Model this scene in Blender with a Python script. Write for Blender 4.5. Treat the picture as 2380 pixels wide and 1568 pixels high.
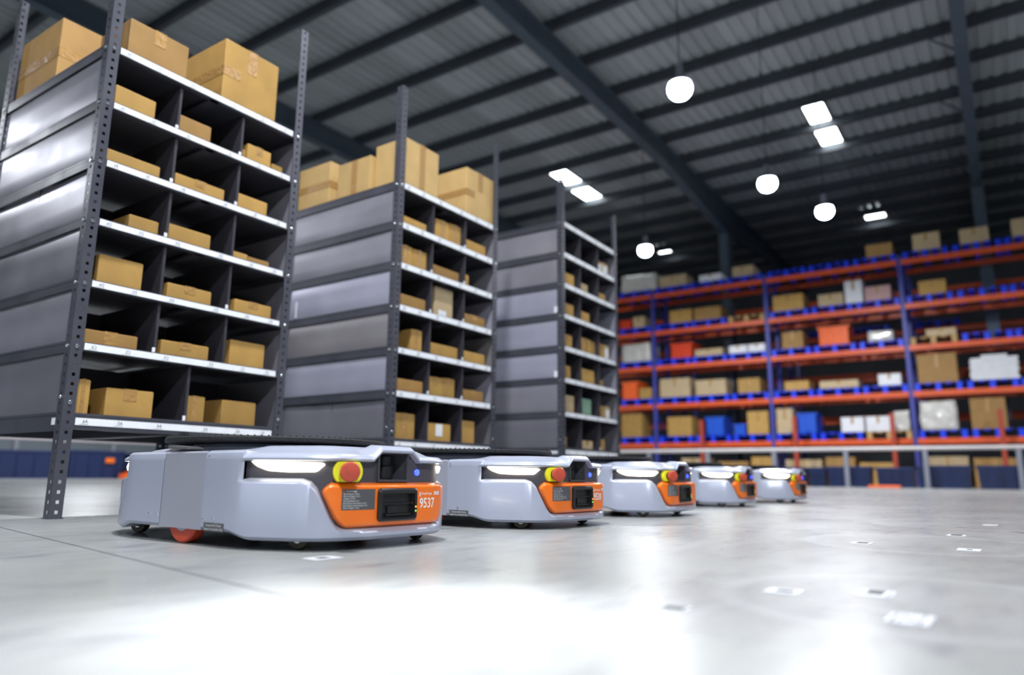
import bpy, bmesh, math, random
from mathutils import Vector, Matrix, noise

random.seed(7)
for o in list(bpy.data.objects):
    bpy.data.objects.remove(o, do_unlink=True)
SC = bpy.context.scene
COL = SC.collection

# ------------------------------------------------------------------ camera
YAW, PITCH, ROLL, CAMH, FPX = 0.5983491, 0.1901044, 0.0094697, 0.17, 1670.24
cf = Vector((math.cos(YAW), math.sin(YAW), 0)); cr = Vector((math.sin(YAW), -math.cos(YAW), 0)); up = Vector((0, 0, 1))
fw = cf*math.cos(PITCH) + up*math.sin(PITCH); cu = -cf*math.sin(PITCH) + up*math.cos(PITCH)
R_ = cr*math.cos(ROLL) + cu*math.sin(ROLL); U_ = cu*math.cos(ROLL) - cr*math.sin(ROLL); B_ = -fw
cd = bpy.data.cameras.new('camera'); cam = bpy.data.objects.new('camera', cd); COL.objects.link(cam)
cam.matrix_world = Matrix(((R_.x, U_.x, B_.x, 0), (R_.y, U_.y, B_.y, 0), (R_.z, U_.z, B_.z, CAMH), (0, 0, 0, 1)))
cd.sensor_fit = 'HORIZONTAL'; cd.sensor_width = 36.0; cd.lens = 36.0*FPX/2380.0
cd.clip_start = 0.02; cd.clip_end = 200
cd.dof.use_dof = True; cd.dof.focus_distance = 2.1; cd.dof.aperture_fstop = 1.5
SC.camera = cam

# ------------------------------------------------------------------ world, exposure
w = bpy.data.worlds.new('world'); SC.world = w; w.use_nodes = True
w.node_tree.nodes['Background'].inputs[0].default_value = (0.55, 0.62, 0.8, 1)
w.node_tree.nodes['Background'].inputs[1].default_value = 0.3
SC.view_settings.view_transform = 'Standard'; SC.view_settings.look = 'None'
SC.view_settings.exposure = 0.0; SC.view_settings.gamma = 1.0
SC.view_settings.use_curve_mapping = False

# lamps: (x, y, z, watts) ; the visible ones first, then unseen ones around the camera and the hall
LAMPS = [(8.82, 3.24, 5.5, 110), (12.8, 3.12, 5.5, 220), (14.84, 2.54, 5.5, 280), (15.25, 6.6, 5.5, 280),
         (4.6, 3.2, 5.5, 40), (0.9, 1.15, 5.5, 330), (-2.4, -3.8, 5.5, 560), (-3.4, 3.0, 5.5, 110), (-1.74, 12.5, 5.5, 190), (8.2, 17.0, 5.5, 500), (4.6, -0.9, 5.5, 60), (7.6, -3.2, 5.5, 80), (14.0, -3.6, 5.5, 240)]  # lamps behind the camera and over the navy crates are added fill
LAMP_LABEL = ['round pendant lamp hanging highest in view, left of the paired roof lights', 'round pendant lamp in the middle, right of the long sloping rafter',
              'round pendant lamp hanging lowest over the orange pallet racking', 'small round pendant lamp left of the blue steel column',
              'pendant lamp above the gap between middle and farthest shelf racks', 'pendant lamp over the open floor just ahead of the camera', 'unseen lamp added behind the camera to light rack sides and robot fronts', 'pendant lamp left of the nearest shelf rack', 'pendant lamp far left beyond the nearest shelf rack', 'unseen lamp added over the far navy crates to light the left wall',
              'pendant lamp over the open floor in front of the fourth robot', 'pendant lamp over the open floor, right of the robot row', 'pendant lamp near the right end of the guard rail']
# unseen narrow-beam lamp added to whiten the floor before the first robot: (x, y, z, watts, beam degrees)
SPOT = (0.66, 0.64, 5.5, 4200, 9.5)
LAMP_COL = (0.93, 0.96, 1.0)

# ------------------------------------------------------------------ helpers
def tag(o, label=None, cat=None, group=None, kind=None):
    if label: o['label'] = label
    if cat: o['category'] = cat
    if group: o['group'] = group
    if kind: o['kind'] = kind
    return o

def link(name, data, parent=None, loc=(0, 0, 0), rz=0.0):
    o = bpy.data.objects.new(name, data); COL.objects.link(o)
    o.location = loc; o.rotation_euler = (0, 0, rz)
    if parent: o.parent = parent
    return o

def empty(name, loc=(0, 0, 0), rz=0.0, parent=None):
    o = link(name, None, parent, loc, rz); o.empty_display_size = 0.05
    return o

class MB:
    def __init__(s): s.v = []; s.f = []
    def add(s, vs, fs):
        b = len(s.v); s.v += [tuple(p) for p in vs]; s.f += [tuple(i+b for i in f) for f in fs]; return s
    def box(s, x0, x1, y0, y1, z0, z1):
        return s.add([(x0, y0, z0), (x1, y0, z0), (x1, y1, z0), (x0, y1, z0), (x0, y0, z1), (x1, y0, z1), (x1, y1, z1), (x0, y1, z1)],
                     [(0, 3, 2, 1), (4, 5, 6, 7), (0, 1, 5, 4), (1, 2, 6, 5), (2, 3, 7, 6), (3, 0, 4, 7)])
    def quad(s, a, b, c, d): return s.add([a, b, c, d], [(0, 1, 2, 3)])
    def rings(s, rings, closed=True, cap=True):
        n = len(rings[0]); vs = [p for r in rings for p in r]; fs = []
        for k in range(len(rings)-1):
            for i in range(n if closed else n-1):
                j = (i+1) % n
                fs.append((k*n+i, k*n+j, (k+1)*n+j, (k+1)*n+i))
        if cap:
            fs.append(tuple(range(n-1, -1, -1))); fs.append(tuple(range((len(rings)-1)*n, len(rings)*n)))
        return s.add(vs, fs)
    def lathe(s, prof, n=20, axis='z', c=(0, 0, 0)):
        rr = []
        for r, h in prof:
            ring = []
            for i in range(n):
                a = 2*math.pi*i/n; p = (r*math.cos(a), r*math.sin(a), h)
                if axis == 'x': p = (p[2], p[0], p[1])
                elif axis == 'y': p = (p[1], p[2], p[0])
                ring.append((p[0]+c[0], p[1]+c[1], p[2]+c[2]))
            rr.append(ring)
        return s.rings(rr)
    def mesh(s, name, mat=None, smooth=None, bevel=0, segs=2):
        m = bpy.data.meshes.new(name); m.from_pydata(s.v, [], s.f); m.update()
        bm = bmesh.new(); bm.from_mesh(m)
        if bevel: bmesh.ops.bevel(bm, geom=bm.edges[:], offset=bevel, segments=segs, profile=0.6, affect='EDGES', clamp_overlap=True)
        bmesh.ops.recalc_face_normals(bm, faces=bm.faces[:])
        bm.to_mesh(m); bm.free()
        if mat: m.materials.append(mat)
        if smooth is not None:
            for p in m.polygons: p.use_smooth = True
            m.set_sharp_from_angle(angle=math.radians(smooth))
        return m
    def build(s, name, mat, parent=None, loc=(0, 0, 0), rz=0.0, smooth=None, bevel=0, segs=2):
        return link(name, s.mesh(name, mat, smooth, bevel, segs), parent, loc, rz)

def copy_tree(o, parent=None, skip=()):
    c = o.copy(); COL.objects.link(c); c.parent = parent
    for ch in list(o.children):
        if ch.name.split('.')[0] in skip: continue
        copy_tree(ch, c, skip)
    return c

TXT = {}
def text_geo(s, size, mapf, align='LEFT', mirror=False, squeeze=1.0, bold=0.0):
    """verts / faces of a line of lettering, its plane point (u, v) mapped to 3D by mapf"""
    cu_ = bpy.data.curves.new('t', 'FONT'); cu_.body = s; cu_.size = size; cu_.align_x = align; cu_.resolution_u = 2
    cu_.offset = bold
    ob = bpy.data.objects.new('t', cu_); COL.objects.link(ob)
    dg = bpy.context.evaluated_depsgraph_get()
    me = bpy.data.meshes.new_from_object(ob.evaluated_get(dg))
    vs = [mapf((-v.co.x if mirror else v.co.x)*squeeze, v.co.y) for v in me.vertices]
    fs = [tuple(p.vertices) for p in me.polygons]
    bpy.data.objects.remove(ob, do_unlink=True); bpy.data.curves.remove(cu_); bpy.data.meshes.remove(me)
    return vs, fs

# ------------------------------------------------------------------ materials
def mat(name, col, rough=0.5, metal=0.0, var=0.0, scale=6.0, bump=0.0, bscale=60.0, coat=0.0, emit=None, estr=0.0, rvar=0.0, stretch=None, spec=None, rand=0.0):
    m = bpy.data.materials.new(name); m.use_nodes = True; nt = m.node_tree; N = nt.nodes; L = nt.links
    b = N['Principled BSDF']; b.inputs['Roughness'].default_value = rough; b.inputs['Metallic'].default_value = metal
    b.inputs['Base Color'].default_value = (*col, 1); b.inputs['Coat Weight'].default_value = coat
    if spec is not None: b.inputs['Specular IOR Level'].default_value = spec
    if emit: b.inputs['Emission Color'].default_value = (*emit, 1); b.inputs['Emission Strength'].default_value = estr
    if var or bump or rvar or rand:
        tc = N.new('ShaderNodeTexCoord'); mp = N.new('ShaderNodeMapping'); L.new(tc.outputs['Object'], mp.inputs[0])
        if stretch: mp.inputs['Scale'].default_value = stretch
        no = N.new('ShaderNodeTexNoise'); no.inputs['Scale'].default_value = scale; no.inputs['Detail'].default_value = 6
        L.new(mp.outputs[0], no.inputs['Vector'])
        if var or rand:
            rp = N.new('ShaderNodeMapRange'); rp.inputs[1].default_value = 0.3; rp.inputs[2].default_value = 0.7
            rp.inputs[3].default_value = 1-var; rp.inputs[4].default_value = 1+var; L.new(no.outputs[0], rp.inputs[0])
            mx = N.new('ShaderNodeMix'); mx.data_type = 'RGBA'; mx.blend_type = 'MULTIPLY'; mx.inputs[0].default_value = 1
            mx.inputs[6].default_value = (*col, 1)
            src = rp.outputs[0]
            if rand:
                oi = N.new('ShaderNodeObjectInfo'); rr = N.new('ShaderNodeMapRange'); rr.inputs[3].default_value = 1-rand; rr.inputs[4].default_value = 1+rand
                L.new(oi.outputs['Random'], rr.inputs[0]); mu = N.new('ShaderNodeMath'); mu.operation = 'MULTIPLY'
                L.new(src, mu.inputs[0]); L.new(rr.outputs[0], mu.inputs[1]); src = mu.outputs[0]
            L.new(src, mx.inputs[7]); L.new(mx.outputs[2], b.inputs['Base Color'])
        if rvar:
            r2 = N.new('ShaderNodeMapRange'); r2.inputs[1].default_value = 0.3; r2.inputs[2].default_value = 0.7
            r2.inputs[3].default_value = max(0.02, rough-rvar); r2.inputs[4].default_value = rough+rvar
            L.new(no.outputs[0], r2.inputs[0]); L.new(r2.outputs[0], b.inputs['Roughness'])
        if bump:
            n2 = N.new('ShaderNodeTexNoise'); n2.inputs['Scale'].default_value = bscale; n2.inputs['Detail'].default_value = 4
            L.new(mp.outputs[0], n2.inputs['Vector'])
            bp = N.new('ShaderNodeBump'); bp.inputs['Strength'].default_value = bump; bp.inputs['Distance'].default_value = 0.01
            L.new(n2.outputs[0], bp.inputs['Height']); L.new(bp.outputs[0], b.inputs['Normal'])
    return m

M = {}
M['card'] = mat('cardboard', (0.45, 0.262, 0.068), 0.62, var=0.10, scale=9, bump=0.05, bscale=140, rand=0.16)
M['card_d'] = mat('cardboard_dark', (0.36, 0.20, 0.058), 0.62, var=0.10, scale=9, bump=0.05, bscale=140, rand=0.12)
M['card_p'] = mat('cardboard_pale', (0.50, 0.375, 0.22), 0.62, var=0.08, scale=9, rand=0.12)
M['card_lit'] = mat('cardboard_lit', (0.56, 0.37, 0.15), 0.6, var=0.08, scale=9, bump=0.05, bscale=140, rand=0.08)  # lighter base colour stands for brighter light on the middle rack's top boxes
M['card_g'] = mat('cardboard_green', (0.22, 0.36, 0.26), 0.6, var=0.06, scale=9)
M['tape'] = mat('brown_tape', (0.44, 0.25, 0.085), 0.16, bump=0.6, bscale=45, coat=0.6)
M['paper'] = mat('white_paper', (0.82, 0.84, 0.88), 0.5, var=0.03, scale=30)
M['steel'] = mat('grey_painted_steel', (0.085, 0.087, 0.11), 0.36, metal=0.25, var=0.10, scale=5, rvar=0.08, bump=0.02, bscale=200)
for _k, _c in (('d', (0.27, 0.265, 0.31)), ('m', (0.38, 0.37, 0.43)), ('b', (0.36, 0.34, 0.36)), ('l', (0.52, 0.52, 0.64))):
    M['panel_'+_k] = mat('grey_sheet_lit_'+_k, _c, 0.34, metal=0.4, var=0.07, scale=3, rvar=0.06)  # tones carry the uneven light on the rack sides in their base colour
M['dark'] = mat('dark_divider_steel', (0.05, 0.047, 0.06), 0.5, metal=0.2, var=0.1, scale=6)
M['zinc'] = mat('zinc_bolt', (0.75, 0.75, 0.78), 0.22, metal=1.0)
M['strip'] = mat('white_label_strip', (0.93, 0.95, 1.0), 0.35, var=0.05, scale=22, coat=0.3)
M['ink'] = mat('black_ink', (0.03, 0.03, 0.035), 0.6)
M['shell'] = mat('silver_grey_shell', (0.44, 0.47, 0.585), 0.28, metal=0.12, var=0.015, scale=3, coat=0.25)
M['sheet'] = mat('silver_sheet', (0.41, 0.42, 0.50), 0.36, metal=0.2, var=0.02, scale=4)
M['band'] = mat('charcoal_band', (0.075, 0.072, 0.09), 0.35, var=0.08, scale=12)
M['black'] = mat('black_plastic', (0.012, 0.012, 0.014), 0.32, var=0.1, scale=20)
M['rubber'] = mat('black_rubber', (0.010, 0.010, 0.012), 0.7, bump=0.4, bscale=160)
M['glass'] = mat('lens_glass', (0.01, 0.01, 0.015), 0.05, coat=1.0)
M['orange'] = mat('orange_plastic', (1.0, 0.20, 0.012), 0.28, var=0.03, scale=8, coat=0.35)
M['yellow'] = mat('yellow_plate', (0.86, 0.86, 0.02), 0.45)
M['red'] = mat('red_button', (0.55, 0.075, 0.04), 0.5, var=0.08, scale=60)
M['redw'] = mat('red_tyre', (0.62, 0.075, 0.03), 0.5, var=0.1, scale=30)
M['tyre'] = mat('olive_tyre', (0.10, 0.085, 0.055), 0.5)
M['sticker'] = mat('grey_sticker', (0.10, 0.10, 0.11), 0.4)
M['white'] = mat('white_print', (0.9, 0.9, 0.9), 0.5)
M['head'] = mat('headlight_lens', (1, 0.95, 0.8), 0.3, emit=(1.0, 0.90, 0.66), estr=6.0)
M['bled'] = mat('blue_indicator', (0.05, 0.08, 0.9), 0.2, emit=(0.04, 0.08, 1.0), estr=3.0)
M['gled'] = mat('green_indicator', (0.1, 0.7, 0.1), 0.2, emit=(0.2, 1.0, 0.1), estr=1.5)
M['oled'] = mat('amber_indicator', (0.9, 0.4, 0.1), 0.2, emit=(1.0, 0.35, 0.05), estr=2.0)
M['lamp'] = mat('lamp_lens', (1, 1, 1), 0.3, emit=(0.82, 0.9, 1.0), estr=28.0)
M['sky'] = mat('skylight_sheet', (1, 1, 1), 0.4, emit=(0.92, 0.98, 1.0), estr=9.0)
M['roof'] = mat('roof_sheet', (0.42, 0.455, 0.475), 0.5, metal=0.15, var=0.12, scale=0.6, stretch=(0.3, 2, 1), rand=0.12)
M['purlin'] = mat('dark_purlin_steel', (0.075, 0.085, 0.10), 0.5, metal=0.2, var=0.1, scale=2)
M['frame'] = mat('blue_grey_frame_steel', (0.085, 0.115, 0.15), 0.5, metal=0.2, var=0.1, scale=2)
M['wall'] = mat('pale_blue_wall', (0.45, 0.52, 0.58), 0.6, var=0.05, scale=1)
M['wall_d'] = mat('dark_grey_wall', (0.16, 0.17, 0.19), 0.7, var=0.1, scale=1)
M['beam'] = mat('orange_red_beam', (0.74, 0.10, 0.018), 0.42, var=0.08, scale=3)
M['upr'] = mat('blue_upright', (0.05, 0.06, 0.33), 0.45, var=0.08, scale=3)
M['pal'] = mat('blue_plastic', (0.008, 0.06, 0.88), 0.4, var=0.08, scale=5)
M['wood'] = mat('pine_wood', (0.55, 0.36, 0.15), 0.65, var=0.15, scale=4, stretch=(1, 8, 1))
M['wrap'] = mat('stretch_wrap', (0.62, 0.60, 0.56), 0.18, var=0.12, scale=7, bump=0.5, bscale=14, coat=0.6)
M['wht'] = mat('white_carton', (0.78, 0.78, 0.82), 0.5, var=0.05, scale=6)
M['pink'] = mat('pink_carton', (0.55, 0.33, 0.32), 0.55, var=0.06, scale=6)
M['cred'] = mat('red_crate', (0.72, 0.06, 0.015), 0.4, var=0.08, scale=6)
M['cora'] = mat('orange_crate', (0.90, 0.14, 0.02), 0.4, var=0.08, scale=6)
M['cblu'] = mat('blue_crate', (0.015, 0.10, 0.62), 0.4, var=0.08, scale=6)
M['navy'] = mat('navy_plastic', (0.008, 0.02, 0.085), 0.38, var=0.1, scale=5)
M['rail'] = mat('pale_rail_paint', (0.48, 0.44, 0.44), 0.4, var=0.05, scale=3)
M['post'] = mat('grey_post_paint', (0.20, 0.21, 0.25), 0.45, var=0.06, scale=3)
M['rpost'] = mat('dark_red_post', (0.40, 0.05, 0.025), 0.5, var=0.08, scale=3)
M['tagw'] = mat('floor_sticker_white', (0.60, 0.61, 0.66), 0.45, var=0.06, scale=60)

def floor_material():
    m = bpy.data.materials.new('sealed_concrete'); m.use_nodes = True; nt = m.node_tree; N = nt.nodes; L = nt.links
    b = N['Principled BSDF']; tc = N.new('ShaderNodeTexCoord')
    def noise_(scale, detail=6, st=(1, 1, 1), rot=0):
        mp = N.new('ShaderNodeMapping'); mp.inputs['Scale'].default_value = st; mp.inputs['Rotation'].default_value = (0, 0, rot)
        L.new(tc.outputs['Object'], mp.inputs[0]); n = N.new('ShaderNodeTexNoise'); n.inputs['Scale'].default_value = scale
        n.inputs['Detail'].default_value = detail; L.new(mp.outputs[0], n.inputs['Vector']); return n.outputs[0]
    def ramp(src, a, b_, c0, c1):
        r = N.new('ShaderNodeMapRange'); r.inputs[1].default_value = a; r.inputs[2].default_value = b_; r.inputs[3].default_value = c0; r.inputs[4].default_value = c1
        L.new(src, r.inputs[0]); return r.outputs[0]
    def mixc(f, a, b_):
        x = N.new('ShaderNodeMix'); x.data_type = 'RGBA'; L.new(f, x.inputs[0])
        for i, q in ((6, a), (7, b_)):
            if isinstance(q, tuple): x.inputs[i].default_value = (*q, 1)
            else: L.new(q, x.inputs[i])
        return x.outputs[2]
    c = mixc(ramp(noise_(1.3), 0.35, 0.65, 0, 1), (0.27, 0.28, 0.27), (0.335, 0.345, 0.345))
    c = mixc(ramp(noise_(7, 8, (1, 3.0, 1), 0.5), 0.48, 0.70, 0, 0.6), c, (0.215, 0.22, 0.23))
    c = mixc(ramp(noise_(38, 3), 0.64, 0.74, 0, 0.45), c, (0.19, 0.19, 0.21))
    # dark scuffs
    c = mixc(ramp(noise_(3.1, 2, (1, 2.2, 1), -0.4), 0.65, 0.72, 0, 0.6), c, (0.16, 0.16, 0.19))
    # polished tracks the wheels have left: rings around turning points
    pos = N.new('ShaderNodeSeparateXYZ'); L.new(tc.outputs['Object'], pos.inputs[0])
    def ring(cx, cy, r, wdt):
        v = N.new('ShaderNodeVectorMath'); v.operation = 'DISTANCE'; L.new(tc.outputs['Object'], v.inputs[0]); v.inputs[1].default_value = (cx, cy, 0)
        s = N.new('ShaderNodeMath'); s.operation = 'SUBTRACT'; L.new(v.outputs['Value'], s.inputs[0]); s.inputs[1].default_value = r
        a = N.new('ShaderNodeMath'); a.operation = 'ABSOLUTE'; L.new(s.outputs[0], a.inputs[0])
        return ramp(a.outputs[0], wdt*0.2, wdt*1.3, 0.38, 0.0)
    for cx, cy, r, wd in ((1.22, 0.12, 0.27, 0.022), (2.3, 0.2, 0.30, 0.025), (3.4, 0.15, 0.34, 0.03)):
        c = mixc(ring(cx, cy, r, wd), c, (0.44, 0.455, 0.455))
    L.new(c, b.inputs['Base Color'])
    L.new(ramp(noise_(1.6, 3, (1, 1.6, 1), 0.4), 0.3, 0.7, 0.24, 0.34), b.inputs['Roughness'])
    b.inputs['Specular IOR Level'].default_value = 0.45
    bp = N.new('ShaderNodeBump'); bp.inputs['Strength'].default_value = 0.10; bp.inputs['Distance'].default_value = 0.004
    L.new(noise_(24, 4), bp.inputs['Height']); L.new(bp.outputs[0], b.inputs['Normal'])
    return m
M['floor'] = floor_material()

# ------------------------------------------------------------------ the hall
XA, XB, YA, YB, ZR = -9.0, 33.0, -15.0, 27.0, 9.02
def struct(o): o['kind'] = 'structure'; return o
struct(MB().box(XA, XB, YA, YB, -0.2, 0).build('floor', M['floor']))
struct(MB().box(XB, XB+0.2, YA, YB, 0, ZR+0.3).build('wall_right', M['wall_d']))
struct(MB().box(XA-0.2, XA, YA, YB, 0, ZR+0.3).build('wall_back', M['wall']))
struct(MB().box(XA, XB, YB, YB+0.2, 0, ZR+0.3).build('wall_left', M['wall']))
struct(MB().box(XA, XB, YA-0.2, YA, 0, ZR+0.3).build('wall_front', M['wall']))
ceil = struct(empty('ceiling', (0, 0, ZR)))
# roof sheets with trapezoid ribs, 1 m wide, running along X
def sheet_mesh():
    mb = MB(); pr = []
    for k in range(4):
        y = k*0.25
        pr += [(y, 0.0), (y+0.15, 0.0), (y+0.17, 0.045), (y+0.23, 0.045)]
    pr.append((1.0, 0.0))
    for i in range(len(pr)-1):
        (a, za), (b, zb) = pr[i], pr[i+1]
        mb.quad((XA, a, za), (XB, a, za), (XB, b, zb), (XA, b, zb))
    return mb.mesh('roof_sheet', M['roof'])
sm = sheet_mesh(); y = YA
while y < YB-0.01:
    link('roof_sheet', sm, ceil, (0, y, 0)); y += 1.0
struct(MB().box(XA, XB, YA, YB, ZR+0.28, ZR+0.34).build('roof_deck', M['purlin'])).parent = None
bpy.data.objects['roof_deck'].name = 'trim_1'
# purlins (Z-section reduced to web and two lips) along Y
pm = MB().box(-0.05, 0.05, YA, YB, -0.25, -0.235).box(-0.006, 0.006, YA, YB, -0.235, -0.01).box(-0.035, 0.035, YA, YB, -0.015, -0.002).mesh('purlin', M['purlin'])
k = -13
while 10.95+1.44*k < XB-0.2:
    X = 10.95+1.44*k
    if X > XA+0.2: link('purlin', pm, ceil, (X, 0, 0))
    k += 1
# rafters (I-section with haunches at the column) along X, one per 6.75 m
COLX = 21.75
def rafter_mesh():
    mb = MB(); zt = -0.235
    xs = [XA, 2.0, 6.0, 16.5, COLX, 26.5, XB]; dep = [0.5, 0.5, 0.5, 0.5, 1.0, 0.5, 0.5]
    for i in range(len(xs)-1):
        a, b, da, db = xs[i], xs[i+1], dep[i], dep[i+1]
        for (h, z0a, z1a, z0b, z1b) in ((0.10, zt-0.03, zt, zt-0.03, zt), (0.008, zt-da, zt-0.03, zt-db, zt-0.03), (0.12, zt-da-0.03, zt-da, zt-db-0.03, zt-db)):
            mb.rings([[(a, -h, z0a), (a, h, z0a), (a, h, z1a), (a, -h, z1a)], [(b, -h, z0b), (b, h, z0b), (b, h, z1b), (b, -h, z1b)]])
    return mb.mesh('rafter', M['frame'])
rm = rafter_mesh()
cm = MB().box(-0.19, 0.19, -0.012, 0.012, 0, ZR-1.27).box(-0.20, -0.18, -0.14, 0.14, 0, ZR-1.27).box(0.18, 0.20, -0.14, 0.14, 0, ZR-1.27).box(-0.28, 0.28, -0.22, 0.22, 0, 0.03).mesh('column', M['frame'])
for i, Y in enumerate((-6.8, -0.05, 6.7, 13.45, 20.2)):
    link('rafter', rm, ceil, (0, Y, 0))
    # fly braces from rafter foot to purlins
    br = MB()
    for X in (12.39, 15.27, 18.15):
        br.rings([[(X-0.02, 0.0, -0.70), (X+0.02, 0.0, -0.70), (X+0.02, 0.03, -0.73), (X-0.02, 0.03, -0.73)], [(X-0.02, 0.55, -0.22), (X+0.02, 0.55, -0.22), (X+0.02, 0.58, -0.22), (X-0.02, 0.58, -0.22)]])
    br.build('fly_brace', M['frame'], ceil, (0, Y, 0))
    struct(link('trim_%d' % (i+2), cm, None, (COLX, Y, 0)))
# translucent roof lights between purlins
n = 0
for (x0, x1, y0, y1) in ((17.02, 18.42, 2.80, 3.26), (18.54, 19.86, 2.78, 3.28), (25.5, 26.4, 2.6, 3.2), (16.95, 18.42, 9.85, 10.40), (18.54, 19.86, 9.9, 10.5), (25.5, 26.2, 10.2, 10.7)):
    n += 1
    wd = struct(MB().box(x0, x1, y0, y1, 8.985, 9.0).build('window_%d' % n, M['sky']))
    MB().box(x0-0.04, x1+0.04, y0-0.05, y0, 8.965, 9.01).box(x0-0.04, x1+0.04, y1, y1+0.05, 8.965, 9.01).build('window_frame', M['purlin'], wd)

# ------------------------------------------------------------------ pendant lamps
LMESH = {}
def lamp_parts():
    LMESH['housing'] = MB().lathe([(0.02, 0.30), (0.05, 0.30), (0.06, 0.12), (0.09, 0.10), (0.13, 0.07), (0.155, 0.03), (0.155, 0.02), (0.13, 0.025)], 28).mesh('housing', M['post'], 40)
    LMESH['lens'] = MB().lathe([(0.10, 0.06), (0.145, 0.03), (0.165, -0.03), (0.165, -0.08), (0.145, -0.135), (0.11, -0.175), (0.06, -0.20), (0.01, -0.21)], 28).mesh('lens', M['lamp'], 60)
lamp_parts()
def pendant(x, yy, z, label):
    t = empty('pendant_lamp', (x, yy, z)); tag(t, label, 'lamp', 'pendant lamps')
    link('housing', LMESH['housing'], t); link('lens', LMESH['lens'], t)
    MB().lathe([(0.008, 0.29), (0.008, ZR-z+0.01)], 6).build('cord', M['black'], t)
    return t
for (x, yy, z, pw), lab in zip(LAMPS, LAMP_LABEL):
    t = pendant(x, yy, z, lab)
    ld = bpy.data.lights.new('lamp_light', 'AREA'); ld.shape = 'DISK'; ld.size = 0.34; ld.energy = pw; ld.color = LAMP_COL
    link('lamp_light', ld, t, (0, 0, -0.23))
t = pendant(*SPOT[:3], 'unseen narrow-beam lamp added to whiten the floor before the nearest robot')
ld = bpy.data.lights.new('lamp_light', 'SPOT'); ld.energy = SPOT[3]; ld.spot_size = math.radians(SPOT[4]); ld.spot_blend = 1.0; ld.shadow_soft_size = 0.16; ld.color = LAMP_COL
link('lamp_light', ld, t, (0, 0, -0.40))

# ------------------------------------------------------------------ cardboard boxes
ORD = ['bottom', 'second-lowest', 'third-lowest', 'fourth-lowest', 'fifth-lowest', 'sixth-lowest', 'seventh-lowest']
def carton(name, x0, x1, y0, y1, z0, z1, m, label, group, parent_tf=None, tape='top', paper=None, rot=0.0, cat='box'):
    """closed carton: bevelled body with the flap seam, tape as a part; origin at its base centre"""
    w_, d_, h_ = (x1-x0), (y1-y0), (z1-z0); mb = MB()
    mb.box(-w_/2, w_/2, -d_/2, d_/2, 0, h_)
    c = Vector(((x0+x1)/2, (y0+y1)/2, z0)); rz = rot
    if parent_tf: o0, a = parent_tf; c = Vector(o0) + Matrix.Rotation(a, 3, 'Z') @ c; rz += a
    b = mb.build(name, m, None, c, rz, bevel=min(0.004, h_*0.04), segs=2)
    tag(b, label, cat, group)
    # flap edges: two thin proud flaps meeting at the seam on the top
    MB().box(-w_/2+0.004, w_/2-0.004, -d_/2+0.004, -0.0015, h_, h_+0.002).box(-w_/2+0.004, w_/2-0.004, 0.0015, d_/2-0.004, h_, h_+0.002).build('top_flaps', m, b)
    tw = min(0.026, w_*0.14)
    t = MB()
    if tape in ('top', 'full', 'both'):
        zb = h_*0.62 if tape != 'full' else 0.004
        t.box(-tw, tw, -d_/2-0.0012, -d_/2+0.001, zb, h_+0.003).box(-tw, tw, -d_/2-0.0012, d_/2+0.0012, h_+0.002, h_+0.0036)
    if tape in ('side', 'both'):
        tz = min(0.024, h_*0.12)
        t.box(-w_/2-0.0012, -w_/2+0.001, -d_/2-0.0012, d_/2, h_*0.5-tz, h_*0.5+tz).box(-w_/2, -w_/2+w_*0.3, -d_/2-0.0012, -d_/2+0.001, h_*0.5-tz, h_*0.5+tz)
    if t.v: t.build('packing_tape', M['tape'], b)
    if paper:
        px0, px1, pz0, pz1 = paper
        MB().box(-w_/2+px0*w_, -w_/2+px1*w_, -d_/2-0.0025, -d_/2-0.0005, pz0*h_, pz1*h_).build('paper_label', M['paper'], b)
    return b

# ------------------------------------------------------------------ mobile shelf racks
FL = 0.045; PITCHH = 0.0362; PZ = 2.50
def post_mesh():
    mb = MB(); th = 0.0025
    def flange(horiz):
        segs = [(0.0, 0.017, 0, PZ), (0.029, FL, 0, PZ)]
        z = 0.0; k = 0
        while z < PZ:
            z1 = min(PZ, 0.018+k*PITCHH)
            segs.append((0.017, 0.029, z, z1)); z = z1+0.0125; k += 1
        for a, b, z0, z1 in segs:
            if horiz: mb.box(a, b, 0, th, z0, z1)
            else: mb.box(0, th, a, b, z0, z1)
    flange(True); flange(False)
    return mb.mesh('post', M['steel'])
POST = post_mesh()
BOLT_F = MB().lathe([(0.0075, 0.0), (0.0075, -0.003), (0.0055, -0.005), (0.0035, -0.005), (0.003, -0.003)], 10, 'y').mesh('bolt', M['zinc'], 40)
BOLT_S = MB().lathe([(0.0075, 0.0), (0.0075, -0.003), (0.0055, -0.005), (0.0035, -0.005), (0.003, -0.003)], 10, 'x').mesh('bolt', M['zinc'], 40)
FOOT = MB().box(-0.002, 0.05, -0.002, 0.05, 0, 0.004).mesh('foot_plate', M['steel'])

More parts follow.
